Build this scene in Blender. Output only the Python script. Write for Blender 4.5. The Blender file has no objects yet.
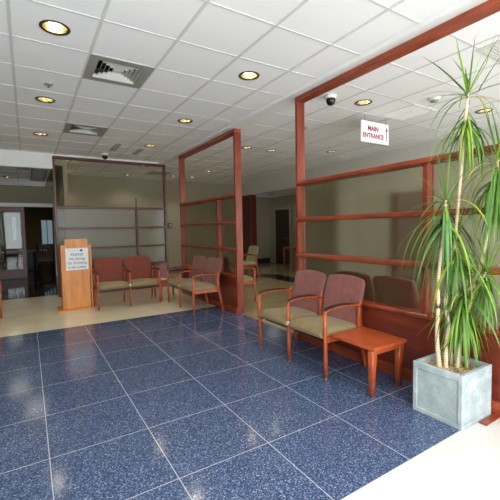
import bpy, bmesh, math, random
from mathutils import Vector, Matrix
random.seed(7)
PI = math.pi
scene = bpy.context.scene
COL = scene.collection
H = 3.0365           # lobby ceiling height

# ------------------------------------------------------------------ materials
def lin(c):
    return tuple(((v/255)/12.92 if v/255 <= .04045 else ((v/255+.055)/1.055)**2.4) for v in c)

class NT:
    def __init__(s, name):
        s.m = bpy.data.materials.new(name); s.m.use_nodes = True
        s.t = s.m.node_tree; s.n = s.t.nodes; s.l = s.t.links
        s.b = s.n['Principled BSDF']; s.out = s.n['Material Output']
    def new(s, typ, **kw):
        n = s.n.new(typ)
        for k, v in kw.items(): setattr(n, k, v)
        return n
    def link(s, a, b): s.l.new(a, b)
    def math(s, op, a, b=None, c=None):
        n = s.new('ShaderNodeMath', operation=op)
        for i, v in enumerate((a, b, c)):
            if v is None: continue
            if isinstance(v, (int, float)): n.inputs[i].default_value = v
            else: s.link(v, n.inputs[i])
        return n.outputs[0]
    def mix(s, fac, a, b):
        n = s.new('ShaderNodeMix', data_type='RGBA')
        if isinstance(fac, (int, float)): n.inputs[0].default_value = fac
        else: s.link(fac, n.inputs[0])
        for i, v in ((6, a), (7, b)):
            if isinstance(v, tuple): n.inputs[i].default_value = (*v[:3], 1)
            else: s.link(v, n.inputs[i])
        return n.outputs[2]
    def ramp(s, fac, stops):
        n = s.new('ShaderNodeValToRGB'); e = n.color_ramp.elements
        while len(e) < len(stops): e.new(.5)
        for q, (p, c) in zip(e, stops): q.position = p; q.color = (*c[:3], 1)
        s.link(fac, n.inputs[0]); return n.outputs[0]
    def noise(s, vec, scale, detail=3, rough=.5):
        n = s.new('ShaderNodeTexNoise'); n.inputs['Scale'].default_value = scale
        n.inputs['Detail'].default_value = detail; n.inputs['Roughness'].default_value = rough
        if vec is not None: s.link(vec, n.inputs['Vector'])
        return n.outputs[0]
    def bump(s, h, strength=.2, dist=.01):
        n = s.new('ShaderNodeBump'); n.inputs['Strength'].default_value = strength
        n.inputs['Distance'].default_value = dist; s.link(h, n.inputs['Height'])
        s.link(n.outputs[0], s.b.inputs['Normal'])
    def set(s, color=None, rough=.5, metal=0, spec=.5, **kw):
        if color is not None:
            if isinstance(color, tuple): s.b.inputs['Base Color'].default_value = (*color[:3], 1)
            else: s.link(color, s.b.inputs['Base Color'])
        if isinstance(rough, (int, float)): s.b.inputs['Roughness'].default_value = rough
        else: s.link(rough, s.b.inputs['Roughness'])
        s.b.inputs['Metallic'].default_value = metal
        s.b.inputs['Specular IOR Level'].default_value = spec
        for k, v in kw.items(): s.b.inputs[k].default_value = v
        return s.m
    def obj(s):
        return s.new('ShaderNodeTexCoord').outputs['Object']
    def pos(s):
        return s.new('ShaderNodeNewGeometry').outputs['Position']
    def scaled(s, v, sc):
        n = s.new('ShaderNodeMapping'); n.inputs['Scale'].default_value = sc
        s.link(v, n.inputs['Vector']); return n.outputs[0]

def plain(name, rgb, rough=.5, metal=0, spec=.5, vary=.06, scale=30):
    t = NT(name); c = lin(rgb)
    n = t.noise(t.obj(), scale)
    a = tuple(v*(1-vary) for v in c); b = tuple(min(1, v*(1+vary)) for v in c)
    return t.set(t.mix(n, a, b), rough, metal, spec)

def wood(name, dark, light, rough=.32, spec=.5, grain=(3, 3, 40), coat=0.0):
    t = NT(name); v = t.scaled(t.obj(), grain)
    n = t.noise(v, 2.2, 5, .62); w = t.noise(t.obj(), 1.3, 2)
    f = t.math('ADD', t.math('MULTIPLY', n, .75), t.math('MULTIPLY', w, .25))
    c = t.ramp(f, [(.34, lin(dark)), (.62, lin(light))])
    t.bump(n, .06, .002)
    return t.set(c, rough, 0, spec, **{'Coat Weight': coat, 'Coat Roughness': .15})

def tiles(name, s, ox, oy, g, base_fn, grout, rough, spec=.5, grout_x=True):
    t = NT(name); p = t.pos()
    sep = t.new('ShaderNodeSeparateXYZ'); t.link(p, sep.inputs[0])
    def edge(o, off):
        f = t.math('FRACT', t.math('DIVIDE', t.math('SUBTRACT', o, off), s))
        d = t.math('ABSOLUTE', t.math('SUBTRACT', f, .5))
        return t.math('GREATER_THAN', d, .5 - g/s/2)
    m = t.math('MAXIMUM', edge(sep.outputs[0], ox), edge(sep.outputs[1], oy))
    c = t.mix(m, base_fn(t, p), grout)
    r = t.math('ADD', t.math('MULTIPLY', m, .3), rough)
    return t.set(c, r, 0, spec)

def terrazzo(t, p):
    v = t.new('ShaderNodeTexVoronoi'); v.inputs['Scale'].default_value = 170; t.link(p, v.inputs['Vector'])
    h = t.new('ShaderNodeSeparateColor'); t.link(v.outputs['Color'], h.inputs[0])
    c = t.ramp(h.outputs[0], [(0, lin((38, 48, 74))), (.45, lin((60, 76, 108))), (.78, lin((86, 104, 138))), (.95, lin((130, 146, 176))), (1, lin((170, 184, 204)))])
    n = t.noise(p, 1.1, 2)
    return t.mix(t.math('MULTIPLY', n, .35), c, lin((64, 80, 112)))
def stone(c1, c2, sc=2.5):
    def fn(t, p):
        n = t.noise(p, sc, 5, .6); return t.ramp(n, [(.3, lin(c1)), (.7, lin(c2))])
    return fn

M = {}
M['blue_tile'] = tiles('blue terrazzo', .61016, .0518, 2.4794, .005, terrazzo, lin((176, 178, 180)), .13)
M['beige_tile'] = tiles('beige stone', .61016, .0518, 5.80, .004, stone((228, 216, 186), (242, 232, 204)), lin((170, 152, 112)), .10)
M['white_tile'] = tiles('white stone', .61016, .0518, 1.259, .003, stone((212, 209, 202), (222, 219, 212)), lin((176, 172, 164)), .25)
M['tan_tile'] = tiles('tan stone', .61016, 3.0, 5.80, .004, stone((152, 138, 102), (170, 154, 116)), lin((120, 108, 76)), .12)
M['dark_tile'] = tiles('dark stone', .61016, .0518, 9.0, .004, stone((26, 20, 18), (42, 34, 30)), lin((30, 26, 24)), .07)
M['band_tile'] = tiles('navy stone', .61016, .0518, 9.0, .004, stone((30, 34, 46), (46, 50, 64)), lin((60, 60, 64)), .12)

def ceiling_tile_mat():
    t = NT('ceiling tile'); n = t.noise(t.pos(), 220, 2)
    c = t.mix(n, lin((238, 239, 239)), lin((246, 247, 247)))
    t.bump(n, .25, .002)
    return t.set(c, .9, 0, .2)
M['ceil'] = ceiling_tile_mat()
M['tbar'] = plain('ceiling tee bar', (214, 215, 214), .5, vary=.01)
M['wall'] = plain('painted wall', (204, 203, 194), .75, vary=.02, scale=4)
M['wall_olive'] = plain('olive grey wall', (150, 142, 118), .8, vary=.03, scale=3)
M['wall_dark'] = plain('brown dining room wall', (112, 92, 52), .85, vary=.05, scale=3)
M['white_trim'] = plain('white trim', (236, 237, 236), .55, vary=.01)
M['navy_base'] = plain('navy rubber baseboard', (34, 38, 50), .5)
M['red_wood'] = wood('red stained wood', (92, 34, 18), (144, 62, 36), .36, spec=.35, grain=(6, 6, 1.2), coat=.06)
M['red_wood_h'] = wood('red stained rail', (100, 38, 20), (160, 72, 42), .32, grain=(6, 1.2, 6), coat=.12)
M['red_panel'] = wood('red panel wood', (92, 36, 24), (128, 54, 36), .32, grain=(2.2, 1.0, 5), coat=.2)
M['dark_red'] = wood('dark maroon wood', (70, 24, 20), (96, 34, 28), .35, grain=(6, 6, 1))
M['chair_wood'] = wood('cherry chair wood', (136, 56, 26), (182, 86, 44), .3, grain=(9, 9, 3), coat=.2)
M['table_wood'] = wood('cherry table top', (156, 66, 34), (190, 90, 50), .28, grain=(2, 9, 3), coat=.2)
M['podium_wood'] = wood('honey oak', (196, 120, 50), (222, 150, 76), .4, grain=(7, 7, 1.1))
M['maroon_door'] = wood('maroon sliding door', (84, 40, 38), (110, 58, 54), .35, grain=(6, 6, 1))
M['black_wood'] = wood('near black door', (26, 16, 14), (40, 26, 22), .4, grain=(6, 6, 1))
M['dark_furn'] = plain('dark brown furniture', (32, 24, 20), .4)
M['tan_top'] = plain('tan table top', (150, 112, 62), .35)
def fabric(name, a, b, sc=260):
    t = NT(name); v = t.obj(); n = t.noise(v, sc, 2, .7); w = t.noise(v, 14, 3)
    f = t.math('ADD', t.math('MULTIPLY', n, .7), t.math('MULTIPLY', w, .3))
    t.bump(n, .25, .002)
    return t.set(t.ramp(f, [(.32, lin(a)), (.68, lin(b))]), .85, 0, .25, **{'Sheen Weight': .15})
M['mauve'] = fabric('mauve woven fabric', (108, 62, 58), (152, 100, 94))
M['rust'] = fabric('rust woven fabric', (104, 50, 40), (138, 74, 60))
M['tan'] = fabric('tan vinyl', (128, 110, 74), (152, 134, 96), 60)
M['sage'] = fabric('pale sage vinyl', (140, 142, 108), (160, 160, 126), 60)
M['black'] = plain('black rubber', (26, 24, 24), .4)
M['clear_strap'] = plain('pale plastic link', (206, 200, 176), .3)
M['brass'] = plain('brass glide', (190, 150, 80), .3, 1)
M['gold'] = plain('gold reflector', (250, 234, 190), .22, 1, vary=.12, scale=60)
M['ring'] = plain('bronze trim ring', (52, 44, 36), .4)
M['grey_metal'] = plain('grey vent metal', (150, 149, 142), .45, vary=.02)
M['pale_metal'] = plain('pale vent metal', (206, 206, 200), .45, vary=.02)
M['dark_gap'] = plain('duct black', (18, 18, 18), .9)
M['white_plastic'] = plain('white plastic', (226, 226, 222), .4, vary=.01)
M['smoke_dome'] = plain('black dome', (10, 10, 12), .08)
M['steel'] = plain('steel', (150, 150, 150), .3, 1)
M['paper'] = plain('white paper', (232, 234, 236), .7, vary=.01)
M['ink'] = plain('dark ink', (66, 74, 92), .7)
M['navy_ink'] = plain('navy ink', (28, 36, 96), .7)
M['crimson'] = plain('crimson lettering', (156, 36, 62), .6)
M['sign_white'] = plain('white sign panel', (240, 240, 238), .45, vary=.01)
def concrete():
    t = NT('weathered concrete'); v = t.obj()
    n = t.noise(v, 7, 6, .65); m = t.noise(v, 60, 3)
    f = t.math('ADD', t.math('MULTIPLY', n, .8), t.math('MULTIPLY', m, .2))
    c = t.ramp(f, [(.33, lin((142, 156, 158))), (.52, lin((168, 180, 182))), (.7, lin((198, 206, 204)))])
    t.bump(f, .25, .004)
    return t.set(c, .8, 0, .3)
M['concrete'] = concrete()
def mulch():
    t = NT('bark mulch'); v = t.new('ShaderNodeTexVoronoi'); v.inputs['Scale'].default_value = 70
    t.link(t.obj(), v.inputs['Vector'])
    h = t.new('ShaderNodeSeparateColor'); t.link(v.outputs['Color'], h.inputs[0])
    c = t.ramp(h.outputs[0], [(0, lin((120, 92, 64))), (.5, lin((186, 156, 116))), (1, lin((224, 204, 168)))])
    t.bump(v.outputs['Distance'], .8, .01)
    return t.set(c, .95, 0, .1)
M['mulch'] = mulch()
def trunk_mat():
    t = NT('ringed tan bark'); v = t.obj()
    w = t.new('ShaderNodeTexWave', wave_type='BANDS', bands_direction='Z'); w.inputs['Scale'].default_value = 26
    w.inputs['Distortion'].default_value = 1.5; w.inputs['Detail'].default_value = 2; t.link(v, w.inputs['Vector'])
    c = t.ramp(w.outputs[1], [(.1, lin((190, 160, 122))), (.6, lin((232, 214, 182)))])
    t.bump(w.outputs[1], .5, .004)
    return t.set(c, .8, 0, .2)
M['trunk'] = trunk_mat()
def leaf(name, a, b):
    t = NT(name); n = t.noise(t.scaled(t.obj(), (6, 6, 6)), 1.5, 2)
    return t.set(t.mix(n, lin(a), lin(b)), .5, 0, .35, **{'Subsurface Weight': 0.0, 'Transmission Weight': 0.0})
M['leaf_a'] = leaf('mid green leaf', (62, 104, 32), (102, 142, 48))
M['leaf_b'] = leaf('blue green leaf', (68, 112, 58), (104, 146, 84))
M['leaf_c'] = leaf('lime leaf', (112, 148, 44), (146, 174, 62))
M['leaf_y'] = leaf('yellowing leaf', (196, 180, 50), (220, 200, 80))
M['leaf_d'] = leaf('dark green leaf', (50, 86, 34), (84, 124, 50))  # darkest of the leaf greens, mixed in at random

def frosted(name, tint=(122, 116, 90), clear=.30, refr=.45, rough=.28):
    t = NT(name)
    n = t.noise(t.obj(), 3, 2)
    t.set(t.mix(n, tuple(v*.95 for v in lin(tint)), lin(tint)), rough, 0, 1.0)
    tr = t.new('ShaderNodeBsdfTransparent'); tr.inputs[0].default_value = (.88, .86, .77, 1)
    rf = t.new('ShaderNodeBsdfRefraction'); rf.inputs['Color'].default_value = (.90, .88, .79, 1)
    rf.inputs['Roughness'].default_value = .17; rf.inputs['IOR'].default_value = 1.25
    m1 = t.new('ShaderNodeMixShader'); m1.inputs[0].default_value = refr/(clear+refr)
    t.link(tr.outputs[0], m1.inputs[1]); t.link(rf.outputs[0], m1.inputs[2])
    m2 = t.new('ShaderNodeMixShader'); m2.inputs[0].default_value = clear+refr
    t.link(t.b.outputs[0], m2.inputs[1]); t.link(m1.outputs[0], m2.inputs[2])
    t.link(m2.outputs[0], t.out.inputs[0]); return t.m
M['frost_cool'] = frosted('cool frosted glass', tint=(148, 158, 154), clear=.34, refr=.38, rough=.3)
M['frost'] = frosted('tinted frosted glass', clear=.14, refr=.74)
def clear_glass(name, tint=(.75, .78, .76)):
    t = NT(name); tr = t.new('ShaderNodeBsdfTransparent'); tr.inputs[0].default_value = (*tint, 1)
    gl = t.new('ShaderNodeBsdfGlossy'); gl.inputs['Roughness'].default_value = .02
    fr = t.new('ShaderNodeFresnel'); fr.inputs[0].default_value = 1.45
    m = t.new('ShaderNodeMixShader'); t.link(fr.outputs[0], m.inputs[0])
    t.link(tr.outputs[0], m.inputs[1]); t.link(gl.outputs[0], m.inputs[2])
    t.link(m.outputs[0], t.out.inputs[0]); return t.m
M['glass'] = clear_glass('clear glass')
M['window_glass'] = clear_glass('dimming window glass', (.34, .38, .40))  # dark tint added to dim the daylight in the dining windows
def emit(name, rgb, s):
    t = NT(name); t.set(lin(rgb), .5); n = t.noise(t.obj(), 20)
    t.b.inputs['Emission Color'].default_value = (*lin(rgb), 1); t.b.inputs['Emission Strength'].default_value = s
    return t.m
M['bulb'] = emit('warm lamp', (255, 243, 214), 9.0)

# ------------------------------------------------------------------ mesh helpers
def box(bm, x0, y0, z0, x1, y1, z1, bev=0, seg=2, mi=0):
    r = bmesh.ops.create_cube(bm, size=1)
    vs = r['verts']
    for v in vs:
        v.co = Vector(((x0+x1)/2 + v.co.x*(x1-x0), (y0+y1)/2 + v.co.y*(y1-y0), (z0+z1)/2 + v.co.z*(z1-z0)))
    fs = {f for v in vs for f in v.link_faces}
    for f in fs: f.material_index = mi
    if bev:
        es = list({e for f in fs for e in f.edges})
        rr = bmesh.ops.bevel(bm, geom=es, offset=bev, segments=seg, affect='EDGES', profile=.5)
        for f in rr['faces']: f.material_index = mi
    return vs

def frame_at(d, ref):
    d = d.normalized(); s = d.cross(ref)
    if s.length < 1e-5: s = d.cross(Vector((1, 0, 0)))
    s.normalize(); return s, s.cross(d).normalized()

def sweep(bm, path, prof_fn, ref=Vector((0, 0, 1)), cap=True, mi=0):
    """path: points; prof_fn(i,t) -> list of (a,b) offsets across; constant count."""
    path = [Vector(p) for p in path]; n = len(path); rings = []
    for i, p in enumerate(path):
        d = (path[min(i+1, n-1)] - path[max(i-1, 0)])
        a, b = frame_at(d, ref)
        rings.append([bm.verts.new(p + a*u + b*v) for u, v in prof_fn(i, i/(n-1))])
    k = len(rings[0])
    for r0, r1 in zip(rings, rings[1:]):
        for j in range(k):
            f = bm.faces.new((r0[j], r0[(j+1) % k], r1[(j+1) % k], r1[j])); f.smooth = True; f.material_index = mi
    if cap:
        for r in (rings[0][::-1], rings[-1]):
            f = bm.faces.new(r); f.material_index = mi
    return rings

def circ(r, k=10, rb=None):
    rb = rb or r
    return [(r*math.cos(2*PI*j/k), rb*math.sin(2*PI*j/k)) for j in range(k)]
def rrect(a, b, r=.3, k=3):
    """rounded rect half sizes a,b"""
    q = min(a, b)*r*2 if r <= .5 else min(a, b); pts = []
    for cx, cy, s in ((a-q, b-q, 0), (-a+q, b-q, 1), (-a+q, -b+q, 2), (a-q, -b+q, 3)):
        for j in range(k+1):
            an = (s + j/k)*PI/2; pts.append((cx+q*math.cos(an), cy+q*math.sin(an)))
    return pts
def tube(bm, path, r, k=10, mi=0):
    rr = r if callable(r) else (lambda t: r)
    return sweep(bm, path, lambda i, t: circ(rr(t), k), mi=mi)

def lathe(bm, prof, c=(0, 0, 0), k=32, mi=0, smooth=True, cap0=False, cap1=False, axis='Z'):
    rings = []
    for r, z in prof:
        ring = []
        for j in range(k):
            a = 2*PI*j/k; p = Vector((r*math.cos(a), r*math.sin(a), z))
            ring.append(bm.verts.new(p + Vector(c)))
        rings.append(ring)
    for r0, r1 in zip(rings, rings[1:]):
        for j in range(k):
            f = bm.faces.new((r0[j], r0[(j+1) % k], r1[(j+1) % k], r1[j])); f.smooth = smooth; f.material_index = mi
    if cap0: bm.faces.new(rings[0][::-1]).material_index = mi
    if cap1: bm.faces.new(rings[-1]).material_index = mi

def spline(pts, n=12):
    pts = [Vector(p) for p in pts]; P = [pts[0]*2-pts[1]] + pts + [pts[-1]*2-pts[-2]]; out = []
    for i in range(1, len(P)-2):
        for s in range(n):
            t = s/n; a, b, c, d = P[i-1], P[i], P[i+1], P[i+2]
            out.append(.5*((2*b) + (c-a)*t + (2*a-5*b+4*c-d)*t*t + (3*b-a-3*c+d)*t**3))
    out.append(pts[-1]); return out

def mk(name, bm, mats, parent=None, loc=None, rz=0, fix=True):
    if fix: bmesh.ops.recalc_face_normals(bm, faces=bm.faces)
    me = bpy.data.meshes.new(name); bm.to_mesh(me); bm.free()
    for m in (mats if isinstance(mats, (list, tuple)) else [mats]): me.materials.append(M[m])
    o = bpy.data.objects.new(name, me); COL.objects.link(o)
    if parent is not None: o.parent = parent
    if loc is not None: o.location = loc
    if rz: o.rotation_euler = (0, 0, rz)
    return o
def tag(o, label, cat, group=None, kind=None):
    o['label'] = label; o['category'] = cat
    if group: o['group'] = group
    if kind: o['kind'] = kind
    return o
def thing(name, label, cat, loc=(0, 0, 0), rz=0, group=None):
    o = bpy.data.objects.new(name, None); COL.objects.link(o); o.empty_display_size = .1
    o.location = loc; o.rotation_euler = (0, 0, rz)
    return tag(o, label, cat, group)
def struct(name, bm, mats, label=None, cat=None, parent=None):
    o = mk(name, bm, mats, parent)
    if parent is None: o['kind'] = 'structure'
    if label: o['label'] = label
    if cat: o['category'] = cat
    return o
def dup(root, loc, label, rz=None, group=None):
    r = root.copy(); COL.objects.link(r); r.location = loc; r['label'] = label
    if rz is not None: r.rotation_euler = (0, 0, rz)
    if group: r['group'] = group
    for ch in list(root.children):
        c = ch.copy(); COL.objects.link(c); c.parent = r
        for g in list(ch.children):
            d = g.copy(); COL.objects.link(d); d.parent = c
    return r
def B(): return bmesh.new()
def boxo(name, dims, mat, parent=None, bev=0):
    bm = B(); box(bm, *dims, bev=bev); return mk(name, bm, mat, parent)

def text_mesh(name, body, size, mat, parent, loc, rot, shear=0, extrude=.001, align='CENTER', bold=0):
    cu = bpy.data.curves.new(name, 'FONT'); cu.body = body; cu.size = size; cu.align_x = align; cu.align_y = 'CENTER'
    cu.extrude = extrude; cu.shear = shear; cu.space_line = .9; cu.offset = bold
    tmp = bpy.data.objects.new(name + '_source', cu); COL.objects.link(tmp)
    dg = bpy.context.evaluated_depsgraph_get()
    me = bpy.data.meshes.new_from_object(tmp.evaluated_get(dg))
    bpy.data.objects.remove(tmp); bpy.data.curves.remove(cu)
    me.materials.clear(); me.materials.append(M[mat])
    o = bpy.data.objects.new(name, me); COL.objects.link(o); o.parent = parent; o.location = loc; o.rotation_euler = rot
    return o

# ------------------------------------------------------------------ setting
XP = 2.88                     # front face plane of the right and middle partitions
FM = ['white_tile', 'blue_tile', 'beige_tile', 'tan_tile', 'dark_tile', 'band_tile']
bm = B()
def slab(x0, y0, x1, y1, mi): box(bm, x0, y0, -.08, x1, y1, 0, mi=mi)
slab(-1.3, -1.8, 6.75, 1.259, 0)
slab(-1.3, 1.259, 2.93, 5.80, 1)
slab(-1.3, 5.80, 2.93, 9.0, 2)
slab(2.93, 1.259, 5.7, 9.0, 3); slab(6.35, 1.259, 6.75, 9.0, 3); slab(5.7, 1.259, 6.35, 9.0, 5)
slab(.72, 9.0, 6.75, 11.65, 3)
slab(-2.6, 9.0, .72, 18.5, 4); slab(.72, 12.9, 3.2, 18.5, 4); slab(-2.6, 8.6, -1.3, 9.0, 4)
slab(6.75, 6.3, 8.4, 12.0, 3)
struct('floor', bm, FM)

# ceilings with round openings for the downlights
LIGHTS = []                  # (x, y, z, label)
def ceiling_zone(name, x0, y0, x1, y1, z, gx, gy, lights=(), s=.61, holes=()):
    """gx, gy: one tile centre of the grid"""
    bm = B(); R = .098; K = 32
    import math as m_
    def lines(a, b, g):
        o = g - s/2; k = m_.ceil((a-o)/s + 1e-6); out = [a]
        while o+k*s < b-1e-6: out.append(o+k*s); k += 1
        return out+[b]
    lx, ly = lines(x0, x1, gx), lines(y0, y1, gy)
    for xa, xb in zip(lx, lx[1:]):
        for ya, yb in zip(ly, ly[1:]):
            hit = [q for q in lights if xa+R < q[0] < xb-R and ya+R < q[1] < yb-R]
            hv = [q for q in holes if xa < q[0] < xb and ya < q[1] < yb]
            if hv: continue
            if hit:
                cx, cy = hit[0][:2]; inner = []; outer = []
                for j in range(K):
                    a = 2*PI*(j+.5)/K; ca, sa = math.cos(a), math.sin(a)
                    inner.append(bm.verts.new((cx+R*ca, cy+R*sa, z)))
                    tx = ((xb-cx) if ca > 0 else (xa-cx))/ca; ty = ((yb-cy) if sa > 0 else (ya-cy))/sa
                    t = min(tx, ty); outer.append(bm.verts.new((cx+t*ca, cy+t*sa, z)))
                cs = [bm.verts.new(p) for p in ((xb, yb, z), (xa, yb, z), (xa, ya, z), (xb, ya, z))]
                qa = [math.atan2(v.co.y-cy, v.co.x-cx) % (2*PI) for v in cs]
                for j in range(K):
                    j2 = (j+1) % K; a0 = 2*PI*(j+.5)/K; a1 = a0+2*PI/K
                    mid = [c for c, q in zip(cs, qa) if a0 < q < a1 or a0 < q+2*PI < a1]
                    bm.faces.new([inner[j], outer[j]] + mid + [outer[j2], inner[j2]])
            else:
                bm.faces.new([bm.verts.new(p) for p in ((xa, ya, z), (xb, ya, z), (xb, yb, z), (xa, yb, z))])
    # tee bars
    for x in lx[1:-1]: box(bm, x-.012, y0, z-.005, x+.012, y1, z+.002, mi=1)
    for y in ly[1:-1]: box(bm, x0, y-.010, z-.004, x1, y+.010, z+.002, mi=1)
    o = mk(name, bm, ['ceil', 'tbar'], fix=False); o['kind'] = 'structure'
    return o

L_main = [(x, y) for x in (.267, 2.10) for y in (-.32, 1.51, 3.339, 5.17, 6.99)]
L_right = [(3.86, y) for y in (.25, 3.306)] + [(5.69, 2.69), (5.69, 5.75), (3.86, 6.28), (4.47, 6.28), (4.47, 9.33), (4.47, 10.55), (3.86, 10.55)]
L_far = [(.86, 9.21), (2.60, 9.21), (.86, 10.95), (2.60, 10.95)]
L_low = [(-.36, 11.06), (-1.5, 9.6), (-1.5, 12.0), (.0, 9.5)]  # last three added to brighten the wall above the sliding door
vent_main = [(.875, 3.949), (.9, 6.39)]
ceiling_zone('ceiling', -1.3, -1.8, 2.78, 8.62, H, .2646, 3.339, L_main, holes=[(.875, 3.949), (.875, 6.39)])
ceiling_zone('ceiling', 3.04, -1.8, 6.75, 11.6, H, 3.86, 3.306, L_right)
ceiling_zone('ceiling', .52, 8.72, 3.04, 11.6, H, .86, 9.21, L_far)
ceiling_zone('ceiling', -2.6, 8.70, .52, 12.9, 2.82, .17, 9.1, L_low)
bm = B(); box(bm, 6.85, 6.3, 2.62, 8.4, 12, 2.68); struct('ceiling', bm, 'ceil')
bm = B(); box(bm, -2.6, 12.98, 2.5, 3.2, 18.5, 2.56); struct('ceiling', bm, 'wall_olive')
# white gypsum border above the partitions
bm = B(); box(bm, 2.78, -1.8, 3.0, 3.04, 8.60, H+.02); struct('trim_1', bm, 'white_trim')
bm = B(); box(bm, .52, 8.62, 3.0, 3.04, 8.72, H+.02); struct('trim_2', bm, 'white_trim')
# upper shell (keeps the daylight outside)
bm = B(); box(bm, -2.7, -1.9, 3.25, 8.5, 18.6, 3.3); struct('roof', bm, 'wall')

bm = B(); box(bm, -1.4, -1.9, 0, -1.3, 8.62, 3.25); struct('wall_left', bm, 'wall')
bm = B(); box(bm, -2.7, 8.62, 2.725, .52, 8.72, 3.25); box(bm, -2.7, 8.62, 0, -1.3, 8.72, 2.725); struct('wall_bulkhead', bm, 'white_trim')
bm = B(); box(bm, -2.7, 8.62, 0, -2.6, 18.6, 3.25); struct('wall_left_back', bm, 'wall_olive')
# right hand wall with the hallway opening
bm = B(); box(bm, 6.75, -1.9, 0, 6.85, 6.6, 3.25); box(bm, 6.75, 6.6, 2.58, 6.85, 11.4, 3.25); box(bm, 6.75, 11.4, 0, 6.85, 11.65, 3.25)
struct('wall_right', bm, 'wall')
d3 = struct('added_door', (lambda b: (box(b, 6.70, 4.12, .01, 6.745, 5.0, 2.1, bev=.003), b)[1])(B()), 'dark_red', 'dark wooden door added on the right hand wall to darken the frosted glass', 'door')  # door added to make a dark patch behind the panes
bm = B(); tube(bm, [(6.70, 4.2, 1.0), (6.65, 4.2, 1.0), (6.64, 4.32, 1.0)], .011); mk('door_handle', bm, 'steel', d3)
bm = B(); box(bm, 6.70, 10.72, 0, 6.95, 11.4, 2.58, bev=.006); struct('trim_3', bm, 'dark_red')
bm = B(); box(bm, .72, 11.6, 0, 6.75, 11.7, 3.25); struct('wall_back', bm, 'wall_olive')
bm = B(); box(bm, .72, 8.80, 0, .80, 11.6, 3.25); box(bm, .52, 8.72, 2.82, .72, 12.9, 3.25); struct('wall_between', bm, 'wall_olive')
bm = B(); box(bm, .80, 11.585, 0, 6.74, 11.6, .10); struct('baseboard_back', bm, 'navy_base')
# hallway beyond the opening
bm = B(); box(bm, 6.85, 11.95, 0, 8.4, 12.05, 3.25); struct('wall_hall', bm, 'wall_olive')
bm = B(); box(bm, 8.4, 6.2, 0, 8.5, 12.05, 3.25); box(bm, 6.85, 6.2, 0, 8.4, 6.3, 3.25); struct('wall_hall_side', bm, 'wall_olive')
bm = B(); box(bm, 6.96, 11.93, 0, 8.36, 11.95, .19, bev=.004); struct('baseboard_hall', bm, 'navy_base')
dr = struct('door_1', (lambda b: (box(b, 8.34, 10.62, 0.01, 8.38, 11.50, 2.10, bev=.003), b)[1])(B()), 'black_wood', 'dark wooden door at the end of the hallway', 'door')
bm = B()
for a in ((8.33, 10.52, 0, 8.40, 10.62, 2.2), (8.33, 11.50, 0, 8.40, 11.60, 2.2), (8.33, 10.62, 2.10, 8.40, 11.50, 2.2)): box(bm, *a, bev=.003)
mk('door_frame', bm, 'wall_olive', dr)
bm = B(); tube(bm, [(8.34, 10.70, 1.0), (8.29, 10.70, 1.0), (8.28, 10.80, 1.0)], .011); mk('door_handle', bm, 'steel', dr)

# dining room doorway: wall over the opening, white track, sliding leaf, far wall with windows
bm = B(); box(bm, -2.6, 12.9, 2.29, .72, 12.98, 3.25); box(bm, .72, 12.9, 0, 3.2, 12.98, 3.25); struct('wall_dining_front', bm, 'wall_olive')
bm = B(); box(bm, -2.6, 12.82, 2.18, .72, 12.9, 2.29, bev=.004); struct('trim_4', bm, 'white_trim')
def sliding_leaf(name, x0, x1, y, lab):
    bm = B(); w = .105
    box(bm, x0, y, .03, x0+w, y+.045, 2.17, bev=.004); box(bm, x1-w, y, .03, x1, y+.045, 2.17, bev=.004)
    box(bm, x0+w, y, 2.03, x1-w, y+.045, 2.17, bev=.004); box(bm, x0+w, y, .03, x1-w, y+.045, .30, bev=.004)
    r = struct(name, bm, 'maroon_door', lab, 'door')
    boxo('glass_pane', (x0+w, y+.018, .30, x1-w, y+.026, 2.03), 'glass', r)
    bm = B(); tube(bm, [(x1-w/2, y-.03, .95), (x1-w/2, y-.03, 1.25)], .009)
    box(bm, x1-w/2-.006, y-.03, .96, x1-w/2+.006, y, .98); box(bm, x1-w/2-.006, y-.03, 1.22, x1-w/2+.006, y, 1.24)
    mk('pull_handle', bm, 'steel', r)
    return r
sliding_leaf('door_2', -1.42, -.05, 12.90, 'maroon framed sliding glass door at the dining room, half open')
boxo('door_gap_shade', (-1.42, 12.91, 0, -.05, 12.93, .03), 'black')['kind'] = 'structure'  # black strip stands in for the shaded gap under the leaf
bm = B()
W = [(-2.2, -1.7), (-.54, -.36), (.50, .98), (1.6, 2.3)]
Wz = [(1.0, 2.15), (1.05, 2.1), (.85, 1.95), (.9, 2.0)]
x = -2.6
for (a, b), (z0, z1) in zip(W, Wz):
    box(bm, x, 17.9, 0, a, 18.0, 2.6); box(bm, a, 17.9, 0, b, 18.0, z0); box(bm, a, 17.9, z1, b, 18.0, 2.6); x = b
box(bm, x, 17.9, 0, 3.2, 18.0, 2.6)
box(bm, 3.2, 12.9, 0, 3.3, 18.0, 2.6)
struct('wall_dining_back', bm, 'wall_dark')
for i, ((a, b), (z0, z1)) in enumerate(zip(W, Wz)):
    bm = B(); f = .035
    for q in ((a, 17.88, z0, a+f, 17.99, z1), (b-f, 17.88, z0, b, 17.99, z1), (a+f, 17.88, z0, b-f, 17.99, z0+f), (a+f, 17.88, z1-f, b-f, 17.99, z1), ((a+b)/2-.012, 17.9, z0+f, (a+b)/2+.012, 17.98, z1-f)): box(bm, *q)
    r = struct('window_%d' % (i+1), bm, 'dark_furn')
    boxo('window_pane', (a+f, 17.94, z0+f, b-f, 17.946, z1-f), 'window_glass', r)

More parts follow.
